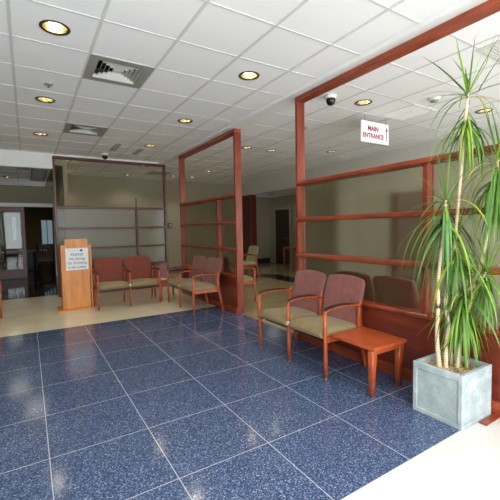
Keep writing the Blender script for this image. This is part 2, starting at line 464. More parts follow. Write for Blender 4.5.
# entrance glazing behind the viewer: daylight comes in between slim mullions
bm = B()
for x in (-1.3, .65, 2.7, 4.7, 6.65): box(bm, x, -1.86, 0, x+.08, -1.78, 2.95)
for z in (0, 2.9): box(bm, -1.3, -1.86, z, 6.75, -1.78, z+.06)
box(bm, -1.3, -1.88, 2.96, 6.75, -1.78, 3.25)
struct('window_5', bm, 'grey_metal')
bm = B(); box(bm, -1.3, -1.3, 0, -1.285, 8.6, .1); struct('baseboard_left', bm, 'navy_base')

# ------------------------------------------------------------------ partitions
def rail(bm, y0, y1, z, front=XP-.022, back=XP+.115, h=.05):
    """shelf-like rail with a rounded nose, running along Y"""
    zc = z
    prof = [(front+.012, zc-h/2), (front, zc-h/2+.012), (front, zc+h/2-.012), (front+.012, zc+h/2), (back, zc+h/2), (back, zc-h/2)]
    rings = [[bm.verts.new((px, y, pz)) for px, pz in prof] for y in (y0, y1)]
    k = len(prof)
    for j in range(k): bm.faces.new((rings[0][j], rings[0][(j+1) % k], rings[1][(j+1) % k], rings[1][j]))
    bm.faces.new(rings[0][::-1]); bm.faces.new(rings[1])

def long_partition(label, ya, yb, mull, post_w=.045, post2=None):
    """along Y from ya (near) to yb (far)"""
    r = thing('partition_screen', label, 'partition', (XP+.055, (ya+yb)/2, 0))
    off = Vector((-(XP+.055), -(ya+yb)/2, 0))
    def part(name, bm, mat):
        for v in bm.verts: v.co += off
        return mk(name, bm, mat, r)
    for y, w in ((ya, post2 or post_w), (yb-post_w, post_w)):
        bm = B(); box(bm, XP, y, 0, XP+.12, y+w, 2.945, bev=.004); part('post', bm, 'red_wood')
    bm = B(); box(bm, XP, ya, 2.945, XP+.12, yb, 3.0, bev=.004); part('top_beam', bm, 'red_wood_h')
    a, b = ya+(post2 or post_w), yb-post_w
    for z in (1.945, 1.50, 1.055):
        bm = B(); rail(bm, a-.01, b+.01, z); part('rail', bm, 'red_wood_h')
    bm = B(); rail(bm, a, b, .612, h=.045); part('sill', bm, 'red_wood_h')
    bm = B(); box(bm, XP+.012, a, 0, XP+.10, b, .59); part('base_panel', bm, 'red_panel')
    bm = B(); box(bm, XP-.028, ya, 0, XP+.012, b, .10, bev=.004); part('plinth', bm, 'red_wood_h')
    ys = [a] + [q for m in mull for q in (m-.022, m+.022)] + [b]
    for m in mull:
        bm = B(); box(bm, XP+.004, m-.022, .634, XP+.11, m+.022, 1.92, bev=.004); part('mullion', bm, 'red_wood')
    for a2, b2 in zip(ys[::2], ys[1::2]):
        for z0, z1 in ((.634, 1.03), (1.08, 1.475), (1.525, 1.92)):
            bm = B(); box(bm, XP+.072, a2, z0, XP+.080, b2, z1); part('glass_pane', bm, 'frost')
    return r
long_partition('tall red wood and frosted glass partition behind the front chairs and potted plant', .12, 3.53, [1.815], post_w=.04)
long_partition('red wood and frosted glass partition past the opening, behind the sideways middle chairs', 5.05, 7.53, [5.74], post2=.05)

# far partition, along X
def far_partition(xa, xb, y):
    r = thing('partition_screen', 'dark framed partition across the far end behind the podium and rust chairs', 'partition', ((xa+xb)/2, y, 0))
    off = Vector((-(xa+xb)/2, -y, 0))
    def part(name, bm, mat):
        for v in bm.verts: v.co += off
        return mk(name, bm, mat, r)
    d = .10
    for x in (xa, xb-.05):
        bm = B(); box(bm, x, y, 0, x+.05, y+d, 2.945, bev=.004); part('post', bm, 'dark_red')
    bm = B(); box(bm, xa, y, 2.945, xb, y+d, 3.0, bev=.004); part('top_beam', bm, 'dark_red')
    for z in (1.925, 1.47, 1.03):
        bm = B(); box(bm, xa+.05, y-.015, z-.024, xb-.05, y+d, z+.024, bev=.005); part('rail', bm, 'dark_red')
    bm = B(); box(bm, xa+.05, y-.012, .585, xb-.05, y+d, .63, bev=.005); part('sill', bm, 'dark_red')
    bm = B(); box(bm, xa+.05, y+.01, 0, xb-.05, y+d-.01, .585); part('base_panel', bm, 'red_panel')
    m = 2.22
    bm = B(); box(bm, m-.022, y+.003, .63, m+.022, y+d-.01, 1.90, bev=.003); part('mullion', bm, 'dark_red')
    bm = B(); box(bm, m-.006, y+.03, 1.95, m+.016, y+.06, 2.17, bev=.003); part('stub_post', bm, 'dark_red')
    for x0, x1 in ((xa+.05, m-.022), (m+.022, xb-.05)):
        for z0, z1 in ((.63, 1.006), (1.054, 1.446), (1.494, 1.90)):
            bm = B(); box(bm, x0, y+.06, z0, x1, y+.068, z1); part('glass_pane', bm, 'frost_cool')
    return r
far_partition(.51, 2.955, 8.62)
bm = B(); box(bm, 2.64, 1.188, 0, 2.85, 1.238, .012, bev=.003); struct('trim_5', bm, 'red_wood_h')

# ------------------------------------------------------------------ tandem chairs
def arm_path(px):
    return spline([(px, .002, .59), (px, .012, .622), (px, .045, .638), (px, .17, .652), (px, .32, .648), (px, .44, .632)], 6)
def build_tandem(label, cat='chair', loc=(0, 0, 0), rz=0, pitch=.545, seats=2, back='mauve', seat='tan', table=False, group=None, name='tandem_chair'):
    r = thing(name, label, cat, loc, rz, group)
    for i in range(seats+1):
        x = i*pitch
        bm = B()                                                   # front leg
        sweep(bm, [(x, .014, 0.012), (x, .012, .2), (x, .008, .45), (x, .006, .60)], lambda k, t: rrect(.0145+.003*t, .017+.004*t, .42), ref=Vector((0, 1, 0)))
        lg = mk('leg', bm, 'chair_wood', r)
        bm = B(); lathe(bm, [(.013, 0), (.014, .004), (.013, .014)], (x, .014, 0), 14, cap0=True, cap1=True); mk('foot_glide', bm, 'brass', lg)
        bm = B()                                                   # curved rear leg up to the back rail
        sweep(bm, spline([(x, .555, .0), (x, .525, .14), (x, .485, .33), (x, .462, .48), (x, .468, .62), (x, .482, .67)], 5),
              lambda k, t: rrect(.0145, .018+.010*math.sin(PI*min(1, t*1.1)), .4), ref=Vector((0, 1, 0)))
        mk('leg', bm, 'chair_wood', r)
        bm = B()                                                   # arm
        sweep(bm, arm_path(x) + [Vector((x, .472, .622))], lambda k, t: rrect(.017, .013, .4))
        ar = mk('armrest', bm, 'chair_wood', r)
        bm = B()
        cp = [p + Vector((0, 0, .017)) for p in arm_path(x)][5:28]
        sweep(bm, cp, lambda k, t: rrect(.021, .0085*(.6+.4*math.sin(PI*min(1, max(0.08, t)))), .45))
        mk('arm_cap', bm, 'black', ar)
        bm = B()                                                   # side rail under the seat
        box(bm, x-.012, .02, .335, x+.012, .47, .385, bev=.004); mk('side_rail', bm, 'chair_wood', r)
    for i in range(seats):
        x0, x1 = i*pitch+.020, (i+1)*pitch-.020
        cx = (x0+x1)/2; hw = (x1-x0)/2
        bm = B()                                                   # seat cushion, waterfall front, lightly crowned
        NY, NX = 14, 12; top = []; bot = []
        for a in range(NY+1):
            t = a/NY; y = -.02 + .49*t; rt, rb = [], []
            front = max(0, 1-t/.16); fz = -.055*front**2.2; 
            for b in range(NX+1):
                u = b/NX*2-1; ed = abs(u)**6
                crown = .016*(1-u*u)*math.sin(PI*min(1, t+.1))
                rt.append(bm.verts.new((cx+hw*u, y-.0*front, .468 - .022*t + fz + crown - .022*ed)))
                rb.append(bm.verts.new((cx+hw*u*.985, y+.012*front, .352 + .022*front + .004*t)))
            top.append(rt); bot.append(rb)
        for g, fl in ((top, 0), (bot, 1)):
            for a in range(NY):
                for b in range(NX):
                    q = (g[a][b], g[a][b+1], g[a+1][b+1], g[a+1][b]); f = bm.faces.new(q[::-1] if fl else q); f.smooth = True
        def side(l1, l2):
            for j in range(len(l1)-1):
                f = bm.faces.new((l1[j], l2[j], l2[j+1], l1[j+1])); f.smooth = True
        side(top[0], bot[0]); side(top[-1], bot[-1]); side([q[0] for q in top], [q[0] for q in bot]); side([q[-1] for q in top], [q[-1] for q in bot])
        mk('seat', bm, seat, r)
        bm = B(); box(bm, x0+.02, .06, .325, x1-.02, .445, .358, bev=.004); mk('seat_pan', bm, 'black', r)
        bm = B()                                                   # backrest shield
        NZ, NX = 14, 14; fr, bk = [], []
        for a in range(NZ+1):
            t = a/NZ; z = .415 + .455*t
            wtop = 1.0 - max(0, (t-.86)/.14)**3*.085
            w = (hw+.006)*(0.92 + .08*min(1, t*1.6))*wtop
            rf, rb = [], []
            for b in range(NX+1):
                u = b/NX*2-1
                lean = .435 + .125*t + .018*t*t
                cup = -.022*abs(u)**2.2*t                           # wraps forward at the edges
                thick = .052*(1-.35*t)*(1-.30*abs(u)**5)*(1-.45*max(0, (t-.85)/.15)**2)
                zz = z + .026*(1-u*u)*max(0, (t-.35)/.65)**1.5
                pillow = -.010*math.sin(PI*t)*(1-u*u)
                rf.append(bm.verts.new((cx+w*u, lean+cup+pillow, zz))); rb.append(bm.verts.new((cx+w*u, lean+cup+thick, zz-.004*t)))
            fr.append(rf); bk.append(rb)
        for g, fl in ((fr, 0), (bk, 1)):
            for a in range(NZ):
                for b in range(NX):
                    q = (g[a][b], g[a][b+1], g[a+1][b+1], g[a+1][b]); f = bm.faces.new(q[::-1] if fl else q); f.smooth = True
        side(fr[0], bk[0]); side(fr[-1], bk[-1]); side([q[0] for q in fr], [q[0] for q in bk]); side([q[-1] for q in fr], [q[-1] for q in bk])
        br = mk('backrest', bm, back, r)
        if 0 < i:
            bm = B(); box(bm, i*pitch-.019, -.012, .385, i*pitch+.019, .012, .43, bev=.006); mk('seat_link', bm, 'clear_strap', r)
    if table:
        xe = seats*pitch
        # thin table hung on the last frame, carried by two tapered legs at its free end
        bm = B()
        c = [(xe+.018, .055, .42), (xe+.018, .50, .42), (xe+.512, .475, .42), (xe+.512, .045, .42)]
        vt = [bm.verts.new(p) for p in c]; vb = [bm.verts.new((p[0], p[1], p[2]-.026)) for p in c]
        bm.faces.new(vt); bm.faces.new(vb[::-1])
        for j in range(4): bm.faces.new((vt[j], vb[j], vb[(j+1) % 4], vt[(j+1) % 4]))
        bmesh.ops.recalc_face_normals(bm, faces=bm.faces)
        bmesh.ops.bevel(bm, geom=list(bm.edges), offset=.005, segments=2, affect='EDGES')
        tb = mk('table_top', bm, 'table_wood', r); tb['label'] = 'orange cherry end table joined to the chair frame'
        for yy in (.085, .43):
            bm = B(); sweep(bm, [(xe+.462, yy, 0), (xe+.462, yy, .2), (xe+.468, yy, .396)], lambda k, t: rrect(.017+.013*t, .017+.013*t, .15), ref=Vector((0, 1, 0)))
            mk('table_leg', bm, 'chair_wood', r)
        bm = B(); box(bm, xe+.455, .11, .345, xe+.475, .41, .396, bev=.003); mk('table_apron', bm, 'chair_wood', r)
    return r
RZ = -PI/2
build_tandem('two joined mauve and tan armchairs with an end table, in front of the near partition', loc=(2.262, 3.468, 0), rz=RZ, pitch=.543, table=True)
build_tandem('two joined armchairs seen from the side against the middle partition', loc=(2.255, 6.676, 0), rz=RZ, pitch=.62)
build_tandem('two joined rust backed armchairs facing forward right of the podium', loc=(1.01, 6.70, 0), pitch=.550, back='rust')
build_tandem('maroon backed joined chairs seen from behind through the near frosted glass', loc=(3.68, 2.03, 0), rz=PI/2, pitch=.53, back='rust')
build_tandem('tan seated armchair just beyond the end post of the middle partition', loc=(3.70, 5.80, 0), rz=PI/2, pitch=.56, seats=1, back='rust')
build_tandem('pale sage armchair standing far back near the hallway opening', loc=(5.05, 9.1, 0), rz=RZ, pitch=.55, seats=1, back='sage', seat='sage')
build_tandem('armchair cut off by the left picture edge on the beige floor', loc=(-.415, 6.52, 0), rz=PI/2, pitch=.55, seats=1, back='rust')

def side_table(label, x0, y0, x1, y1, h, cat='table', top='table_wood', leg='chair_wood'):
    r = thing('side_table', label, cat, ((x0+x1)/2, (y0+y1)/2, 0)); a, b = (x1-x0)/2, (y1-y0)/2
    boxo('table_top', (-a, -b, h-.026, a, b, h), top, r, bev=.005)
    for sx in (-1, 1):
        for sy in (-1, 1):
            bm = B(); xx, yy = sx*(a-.035), sy*(b-.035)
            sweep(bm, [(xx, yy, 0), (xx, yy, h-.024)], lambda k, t: rrect(.014+.010*t, .014+.010*t, .15), ref=Vector((0, 1, 0))); mk('leg', bm, leg, r)
    bm = B(); box(bm, -a+.03, -b+.03, h-.075, a-.03, -b+.045, h-.026); box(bm, -a+.03, b-.045, h-.075, a-.03, b-.03, h-.026); mk('apron', bm, leg, r)
    return r
side_table('small low table in the corner between the rust chairs and the sideways chairs', 2.16, 6.86, 2.62, 7.34, .41)
bm = B(); box(bm, -.07, -.10, 0, .07, .10, .012, bev=.003)
tag(mk('folded_paper', bm, 'paper', loc=(2.30, 7.02, .411), rz=.5), 'folded white paper lying on the small corner table', 'paper')
side_table('small wooden table inside the hallway, at the right edge of the opening', 7.35, 9.15, 7.85, 9.75, .75, top='table_wood')

# ------------------------------------------------------------------ podium and its notice
pod = thing('podium', 'tall honey coloured wooden podium left of the rust chairs', 'podium', (.725, 7.25, 0))
def pprism(name, pts_front, pts_back, mat, par):
    bm = B(); a = [bm.verts.new(p) for p in pts_front]; b = [bm.verts.new(p) for p in pts_back]; n = len(a)
    bm.faces.new(a); bm.faces.new(b[::-1])
    for j in range(n): bm.faces.new((a[j], b[j], b[(j+1) % n], a[(j+1) % n]))
    bmesh.ops.recalc_face_normals(bm, faces=bm.faces)
    bmesh.ops.bevel(bm, geom=list(bm.edges), offset=.004, segments=2, affect='EDGES')
    return mk(name, bm, mat, par)
fy = -.20
pprism('front_panel', [(-.215, fy, .028), (.205, fy, .028), (.215, fy, 1.16), (-.225, fy, 1.165)], [(-.215, fy+.022, .028), (.205, fy+.022, .028), (.215, fy+.022, 1.16), (-.225, fy+.022, 1.165)], 'podium_wood', pod)
for s, nm in ((-1, 'side_panel'), (1, 'side_panel')):
    x0, x1 = (s*.222, s*.246)
    pprism(nm, [(x0, fy-.004, .028), (x0, fy+.33, .028), (x0, fy+.36, 1.02), (x0, fy-.004, 1.17)], [(x1, fy-.004, .028), (x1, fy+.33, .028), (x1, fy+.36, 1.02), (x1, fy-.004, 1.17)], 'podium_wood', pod)
bm = B(); box(bm, -.178, fy-.002, 1.16, .188, fy+.024, 1.268, bev=.004); mk('top_board', bm, 'podium_wood', pod)
pprism('reading_top', [(-.22, fy+.025, 1.165), (.22, fy+.025, 1.165), (.22, fy+.36, 1.03), (-.22, fy+.36, 1.03)], [(-.22, fy+.025, 1.143), (.22, fy+.025, 1.143), (.22, fy+.36, 1.008), (-.22, fy+.36, 1.008)], 'podium_wood', pod)
boxo('shelf', (-.22, fy+.024, .60, .22, fy+.33, .62), 'podium_wood', pod)
boxo('base', (-.325, fy-.06, 0, .255, fy+.40, .028), 'podium_wood', pod, bev=.006)
nt = thing('notice', 'white printed notice sheet taped to the front of the podium', 'notice', (.733, 7.25+fy-.002, .912))
boxo('sheet', (-.182, -.003, -.195, .182, 0, .195), 'paper', nt)
for i, (tx, zz, sz) in enumerate((('PLEASE', .080, .066), ('No Eating', .005, .064), ('Or Drinking', -.070, .064), ('in the Lobby.', -.145, .059))):
    text_mesh('lettering', tx, sz, 'ink', nt, (0, -.0045, zz), (PI/2, 0, 0), shear=.12, bold=0)
boxo('logo', (.055, -.0045, .135, .09, -.003, .17), 'navy_ink', nt)
boxo('header_line', (-.15, -.0045, .148, .045, -.003, .151), 'grey_metal', nt)

# ------------------------------------------------------------------ hanging sign
sg = thing('hanging_sign', 'white MAIN ENTRANCE sign hanging from the ceiling with a red arrow', 'sign', (4.49, 3.63, 2.64))
boxo('panel', (-.305, -.012, 0, .305, .012, .305), 'sign_white', sg, bev=.003)
boxo('edge_channel', (-.305, -.014, -.012, .305, .014, 0), 'grey_metal', sg)
for x in (-.225, .25):
    bm = B(); tube(bm, [(x, 0, .305), (x, 0, H-2.64-.004)], .004, 8); mk('hanger_rod', bm, 'steel', sg)
text_mesh('lettering', 'MAIN', .098, 'crimson', sg, (-.055, -.0135, .20), (PI/2, 0, 0), bold=.003)
text_mesh('lettering', 'ENTRANCE', .090, 'crimson', sg, (-.05, -.0135, .095), (PI/2, 0, 0), bold=.003)
bm = B(); box(bm, .243, -.0145, .05, .257, -.0125, .22)
a = [bm.verts.new((x, y, z)) for y in (-.0145, -.0125) for x, z in ((.222, .20), (.278, .20), (.25, .262))]
bm.faces.new(a[:3]); bm.faces.new(a[3:][::-1])
for j in range(3): bm.faces.new((a[j], a[(j+1) % 3], a[3+(j+1) % 3], a[3+j]))
mk('arrow', bm, 'crimson', sg)

# ------------------------------------------------------------------ ceiling fixtures
def make_light(label):
    r = thing('ceiling_light', label, 'light', group='recessed downlights')
    bm = B(); lathe(bm, [(.090, .004), (.092, -.006), (.108, -.007), (.113, -.003), (.112, 0.0005), (.098, .002)], k=40); mk('trim_ring', bm, 'ring', r)
    bm = B(); lathe(bm, [(.0925, -.002), (.090, .03), (.078, .075), (.055, .105), (.02, .118)], k=32, cap1=True); mk('reflector', bm, 'gold', r)
    bm = B(); tube(bm, [(-.045, .02, .055), (.045, .02, .055)], .014, 10); tube(bm, [(-.045, -.02, .055), (.045, -.02, .055)], .014, 10); mk('bulb', bm, 'bulb', r)
    return r
NAMES = {
 (.267, 3.339): 'large recessed gold downlight at the upper left, nearest the left picture edge',
 (.267, 5.17): 'recessed gold downlight second down the left row, past the sprinkler',
 (.267, 6.99): 'recessed gold downlight third down the left row, near the bulkhead',
 (2.10, 3.339): 'recessed gold downlight nearest the front in the row beside the partition beam',
 (2.10, 5.17): 'recessed gold downlight second in the row beside the partition beam',
 (2.10, 6.99): 'recessed gold downlight third in the row beside the partition beam, above far chairs',
 (3.86, 3.306): 'recessed gold downlight between black dome camera and MAIN ENTRANCE sign',
 (5.69, 2.69): 'recessed gold downlight seen through the top leaves of the plant',
 (3.86, 6.28): 'left one of two downlights seen beside the upper middle partition post',
 (4.47, 6.28): 'right one of two downlights in the gap between the partitions',
 (4.47, 9.33): 'downlight seen high through the open top of the middle partition, nearer',
 (4.47, 10.55): 'downlight seen through the open top of the middle partition, farther',
 (3.86, 10.55): 'small downlight just right of the far partition, near back wall',
 (.86, 9.21): 'nearer downlight seen through top left of the far partition',
 (.86, 10.95): 'farther downlight seen through top left of the far partition',
 (2.60, 9.21): 'nearer downlight seen through top right of the far partition',
 (2.60, 10.95): 'farther downlight seen through top right of the far partition',
 (.0, 9.5): 'added fill downlight just behind the white bulkhead, close to the far partition post',
 (-1.5, 9.6): 'nearer added fill downlight at the far left of the lowered ceiling behind the bulkhead',
 (-1.5, 12.0): 'farther added fill downlight at the far left of the lowered ceiling above the sliding door',
 (5.69, 5.75): 'downlight behind the near partition, close to the right hand wall',
 (-.36, 11.06): 'downlight in the middle of the lowered ceiling, before the sliding door',
}
first = None
lamp_pts = []
for lst, z in ((L_main, H), (L_right, H), (L_far, H), (L_low, 2.82)):
    for (x, y) in lst:
        k = (x, y); lamp_pts.append((x, y, z))
        if k not in NAMES: continue
        if first is None: first = make_light(NAMES[k]); first.location = (x, y, z)
        else: dup(first, (x, y, z), NAMES[k])
dup(first, (-.55, 15.2, 2.5), 'downlight added to brighten the dim dining room beyond the sliding door')  # lamp added to lift the nearly black dining room
# housings for the openings out of the picture as well
dup(first, (7.6, 10.7, 2.62), 'downlight in the hallway ceiling beyond the opening')
for k in [q for q in L_main + L_right + L_low if q not in NAMES]:
    dup(first, (*k, H if k not in L_low else 2.82), 'recessed gold downlight overhead near the entrance')

def make_vent(label, s=.61):
    r = thing('air_diffuser', label, 'vent', group='square ceiling diffusers'); h = s/2-.004
    bm = B(); n = .085
    for q in ((-h, -h, -h+n, h), (h-n, -h, h, h), (-h+n, -h, h-n, -h+n), (-h+n, h-n, h-n, h)): box(bm, q[0], q[1], -.006, q[2], q[3], .004)
    mk('frame', bm, 'grey_metal', r)
    bm = B(); d = h-n; box(bm, -d, -d, .10, d, d, .11); mk('duct', bm, 'dark_gap', r)
    for i in range(5):
        a = d*(1-i*.185) - .002; b = a-.013
        bm = B(); lo, hi = [], []
        for z, q in ((.0, a), (.032, b)):
            lo.append([bm.verts.new((sx*q, sy*q, z)) for sx, sy in ((-1, -1), (1, -1), (1, 1), (-1, 1))])
        for j in range(4): bm.faces.new((lo[0][j], lo[0][(j+1) % 4], lo[1][(j+1) % 4], lo[1][j]))
        o = mk('louvre', bm, 'pale_metal', r)
        md = o.modifiers.new('thickness', 'SOLIDIFY'); md.thickness = .003
    bm = B(); q = d*.16; box(bm, -q, -q, .006, q, q, .012); mk('center_plate', bm, 'pale_metal', r)
    return r
v1 = make_vent('large square grey air diffuser in the ceiling, upper left of the room'); v1.location = (.8746, 3.949, H)
dup(v1, (.8746, 6.389, H), 'farther square air diffuser above the far partition')
def flat_grille(label, x0, y0, x1, y1, z, slat=True, mat='grey_metal', name='return_grille'):
    r = thing(name, label, 'vent', ((x0+x1)/2, (y0+y1)/2, z)); a, b = (x1-x0)/2, (y1-y0)/2; n = min(.03, a*.3, b*.3)
    bm = B()
    for q in ((-a, -b, -a+n, b), (a-n, -b, a, b), (-a+n, -b, a-n, -b+n), (-a+n, b-n, a-n, b)): box(bm, q[0], q[1], -.010, q[2], q[3], 0)
    mk('frame', bm, mat, r)
    boxo('back_plate', (-a+n, -b+n, -.003, a-n, b-n, 0), 'grey_metal' if mat == 'grey_metal' else 'pale_metal', r)
    bm = B(); k = max(2, int((2*b-2*n)/.03))
    for j in range(k):
        yy = -b+n+(j+.5)*(2*b-2*n)/k; box(bm, -a+n, yy-.006, -.009, a-n, yy+.006, -.002)
    mk('slats', bm, mat, r); return r
flat_grille('wide grey return grille in the ceiling at upper right behind the plant top', 3.66, 1.20, 4.88, 1.81, H, mat='pale_metal')
flat_grille('flat square ceiling panel grille right of the MAIN ENTRANCE sign', 4.50, 3.0, 5.05, 3.56, H, mat='white_trim')
flat_grille('narrow slot vent in the ceiling above the far chairs, left of the pair', 1.50, 7.10, 1.60, 7.75, H)
flat_grille('narrow slot vent in the ceiling above the far chairs, right of the pair', 1.98, 7.30, 2.08, 7.9, H)
flat_grille('dark olive grille in the lowered ceiling beside the far partition', .14, 9.35, .46, 11.6, 2.82)
flat_grille('flat vent in the far ceiling seen through the far partition top', 3.0, 9.9, 3.6, 10.5, H)

def dome_camera(label, x, y):
    r = thing('security_camera', label, 'camera', (x, y, H))
    bm = B(); lathe(bm, [(.02, 0), (.072, -.002), (.070, -.022), (.058, -.045)], k=32, cap1=True); mk('mount', bm, 'white_plastic', r)
    bm = B(); lathe(bm, [(.058, -.045), (.060, -.058), (.055, -.085), (.042, -.108), (.022, -.121), (.004, -.124)], k=32, cap1=True, cap0=True); mk('dome', bm, 'smoke_dome', r)
    return r
dome_camera('black dome security camera on the ceiling beyond the near partition post', 3.29, 3.33)
c2 = dome_camera('black dome security camera on the ceiling above the far partition', 1.47, 8.12)
def sprinkler(label, x, y, z=H):
    r = thing('ceiling_sprinkler', label, 'sprinkler', (x, y, z))
    bm = B(); lathe(bm, [(.004, .004), (.046, .004), (.044, -.008), (.02, -.012)], k=24, cap1=True); mk('cover_plate', bm, 'grey_metal', r)
    bm = B(); lathe(bm, [(.008, -.012), (.008, -.03), (.018, -.032), (.018, -.035)], k=16, cap1=True); mk('head', bm, 'steel', r)
sprinkler('round grey sprinkler head between the two nearest left row downlights', .278, 4.613)
sprinkler('small sprinkler on the ceiling left of the hanging sign', 3.95, 4.60)
sd = thing('smoke_detector', 'round white smoke detector on the ceiling left of the plant top', 'detector', (4.54, 2.74, H))
bm = B(); lathe(bm, [(.07, 0), (.07, -.02), (.06, -.032)], k=28, cap1=True, cap0=True); mk('housing', bm, 'white_plastic', sd)
bm = B(); lathe(bm, [(.05, -.032), (.045, -.05), (.02, -.056)], k=28, cap1=True); mk('sensor_cap', bm, 'grey_metal', sd)
tb = thing('wall_box', 'small dark box mounted on the back wall right of the far partition', 'box', (4.05, 11.585, 1.55))
boxo('housing', (-.07, -.05, -.08, .07, .014, .08), 'black', tb, bev=.006)
boxo('face_plate', (-.05, -.056, -.05, .05, -.05, .05), 'grey_metal', tb)
sw = thing('light_switch', 'small switch plate on the hallway wall beside the dark door', 'switch', (7.55, 11.945, 1.1))
boxo('plate', (-.04, -.008, -.06, .04, .004, .06), 'grey_metal', sw, bev=.002); boxo('toggle', (-.008, -.02, -.015, .008, -.008, .015), 'black', sw)

# ------------------------------------------------------------------ dining room furniture
def dining_table(label, x, y, w=1.0, d=.8, h=.76):
    r = thing('dining_table', label, 'table', (x, y, 0))
    boxo('table_top', (-w/2, -d/2, h-.035, w/2, d/2, h), 'tan_top', r, bev=.006)
    bm = B(); tube(bm, [(0, 0, .03), (0, 0, h-.035)], .04, 14); mk('pedestal', bm, 'dark_furn', r)
    bm = B(); lathe(bm, [(.26, 0), (.26, .012), (.06, .04)], k=28, cap0=True, cap1=True); mk('base', bm, 'dark_furn', r)
dining_table('tan topped dining table behind the left glass door leaf', -1.15, 14.3)
dining_table('tan topped dining table seen through the open dining doorway', .18, 15.1, .8, .7)
def slat_chair(label, x, y, rz):
    r = thing('dining_chair', label, 'chair', (x, y, 0), rz, 'dark slat back dining chairs')
    boxo('seat', (-.21, -.21, .44, .21, .21, .475), 'dark_furn', r, bev=.008)
    for sx in (-1, 1):
        bm = B(); sweep(bm, [(sx*.19, -.19, 0), (sx*.19, -.19, .44)], lambda k, t: rrect(.016, .016, .2), ref=Vector((0, 1, 0))); mk('leg', bm, 'dark_furn', r)
        bm = B(); sweep(bm, [(sx*.19, .22, 0), (sx*.19, .19, .45), (sx*.19, .25, 1.0)], lambda k, t: rrect(.016, .016, .2), ref=Vector((0, 1, 0))); mk('leg', bm, 'dark_furn', r)
    bm = B()
    for j in range(5): box(bm, -.15+j*.075-.01, .215, .50, -.15+j*.075+.01, .228, .95)
    box(bm, -.19, .21, .93, .19, .245, 1.0); box(bm, -.19, .195, .47, .19, .215, .51)
    mk('backrest', bm, 'dark_furn', r)
    return r
ch = slat_chair('dark slat back dining chair left of the others behind the glass door', -1.55, 13.75, PI)
dup(ch, (-.85, 13.7, 0), 'dark slat back dining chair behind the right part of the glass door', rz=PI+.3)
dup(ch, (.50, 13.7, 0), 'dark slat back dining chair in the open dining doorway beside the far partition', rz=PI-.15)
dup(ch, (.48, 14.45, 0), 'dark slat back dining chair farther inside the open dining doorway', rz=PI/2)
co = thing('storage_box', 'blue grey box low on the floor inside the dining doorway', 'box', (.12, 16.9, 0))
M['blue_grey'] = plain('blue grey plastic', (86, 104, 124), .5)
boxo('body', (-.22, -.2, 0, .22, .2, .62), 'blue_grey', co, bev=.015); boxo('lid', (-.24, -.22, .62, .24, .22, .66), 'grey_metal', co, bev=.01)

# ------------------------------------------------------------------ potted dragon tree
PX, PY = 2.635, 1.43
pl = thing('potted_plant', 'tall multi stemmed spiky leaved plant in a grey concrete cube planter', 'plant', (PX, PY, 0))
bm = B(); a, b, hh, w, e = .20, .184, .38, .034, .009
# body with recessed faces and an open top
box(bm, -a+e, -b+e, .012, a-e, b-e, hh-.044)
for sx in (-1, 1):
    for sy in (-1, 1):
        x0, x1 = sorted((sx*a, sx*(a-w))); y0, y1 = sorted((sy*b, sy*(b-w))); box(bm, x0, y0, 0, x1, y1, hh, bev=.006)
for z0, z1 in ((0, w), (hh-.05, hh)):
    for s in (-1, 1):
        y0, y1 = sorted((s*b, s*(b-w))); box(bm, -a+w*.5, y0+.0005, z0, a-w*.5, y1-.0005, z1, bev=.006)
        x0, x1 = sorted((s*a, s*(a-w))); box(bm, x0+.0005, -b+w*.5, z0, x1-.0005, b-w*.5, z1, bev=.006)
mk('planter', bm, 'concrete', pl)
bm = B(); NX = 22
gr = [[bm.verts.new((-a+w+(2*a-2*w)*i/NX, -b+w+(2*b-2*w)*j/NX, hh-.036+random.uniform(-.006, .012))) for i in range(NX+1)] for j in range(NX+1)]
for j in range(NX):
    for i in range(NX): bm.faces.new((gr[j][i], gr[j][i+1], gr[j+1][i+1], gr[j+1][i])).smooth = True
so = mk('mulch', bm, 'mulch', pl); so['label'] = 'tan bark mulch inside the planter'

def L(p): return Vector((p[0]-PX, p[1]-PY, p[2]))
trunks = [
 ([(2.545, 1.47, .33), (2.540, 1.49, .55), (2.550, 1.49, .78), (2.545, 1.49, 1.0), (2.575, 1.48, 1.30), (2.592, 1.467, 1.58)], .0165, .010),
 ([(2.575, 1.44, .33), (2.588, 1.45, .50), (2.618, 1.45, .66), (2.592, 1.46, .81), (2.622, 1.46, .95), (2.640, 1.44, 1.12), (2.655, 1.43, 1.32), (2.69, 1.405, 1.94), (2.715, 1.39, 2.335)], .0155, .010),
 ([(2.635, 1.39, .33), (2.655, 1.39, .50), (2.685, 1.375, .66), (2.715, 1.345, .82), (2.735, 1.30, .95), (2.75, 1.26, 1.065)], .012, .008),
 ([(2.665, 1.45, .33), (2.67, 1.45, .55), (2.685, 1.44, .80)], .010, .007),
 ([(2.725, 1.37, .33), (2.73, 1.38, .50), (2.74, 1.38, .66)], .011, .008),
 ([(2.70, 1.50, .33), (2.735, 1.42, .80), (2.755, 1.31, 1.07), (2.765, 1.25, 1.46), (2.765, 1.22, 1.70), (2.76, 1.21, 1.84)], .013, .009),
]
for pts, r0, r1 in trunks:
    bm = B(); tube(bm, spline([L(p) for p in pts], 6), lambda t, r0=r0, r1=r1: r0+(r1-r0)*t, 10)
    mk('trunk', bm, 'trunk', pl)

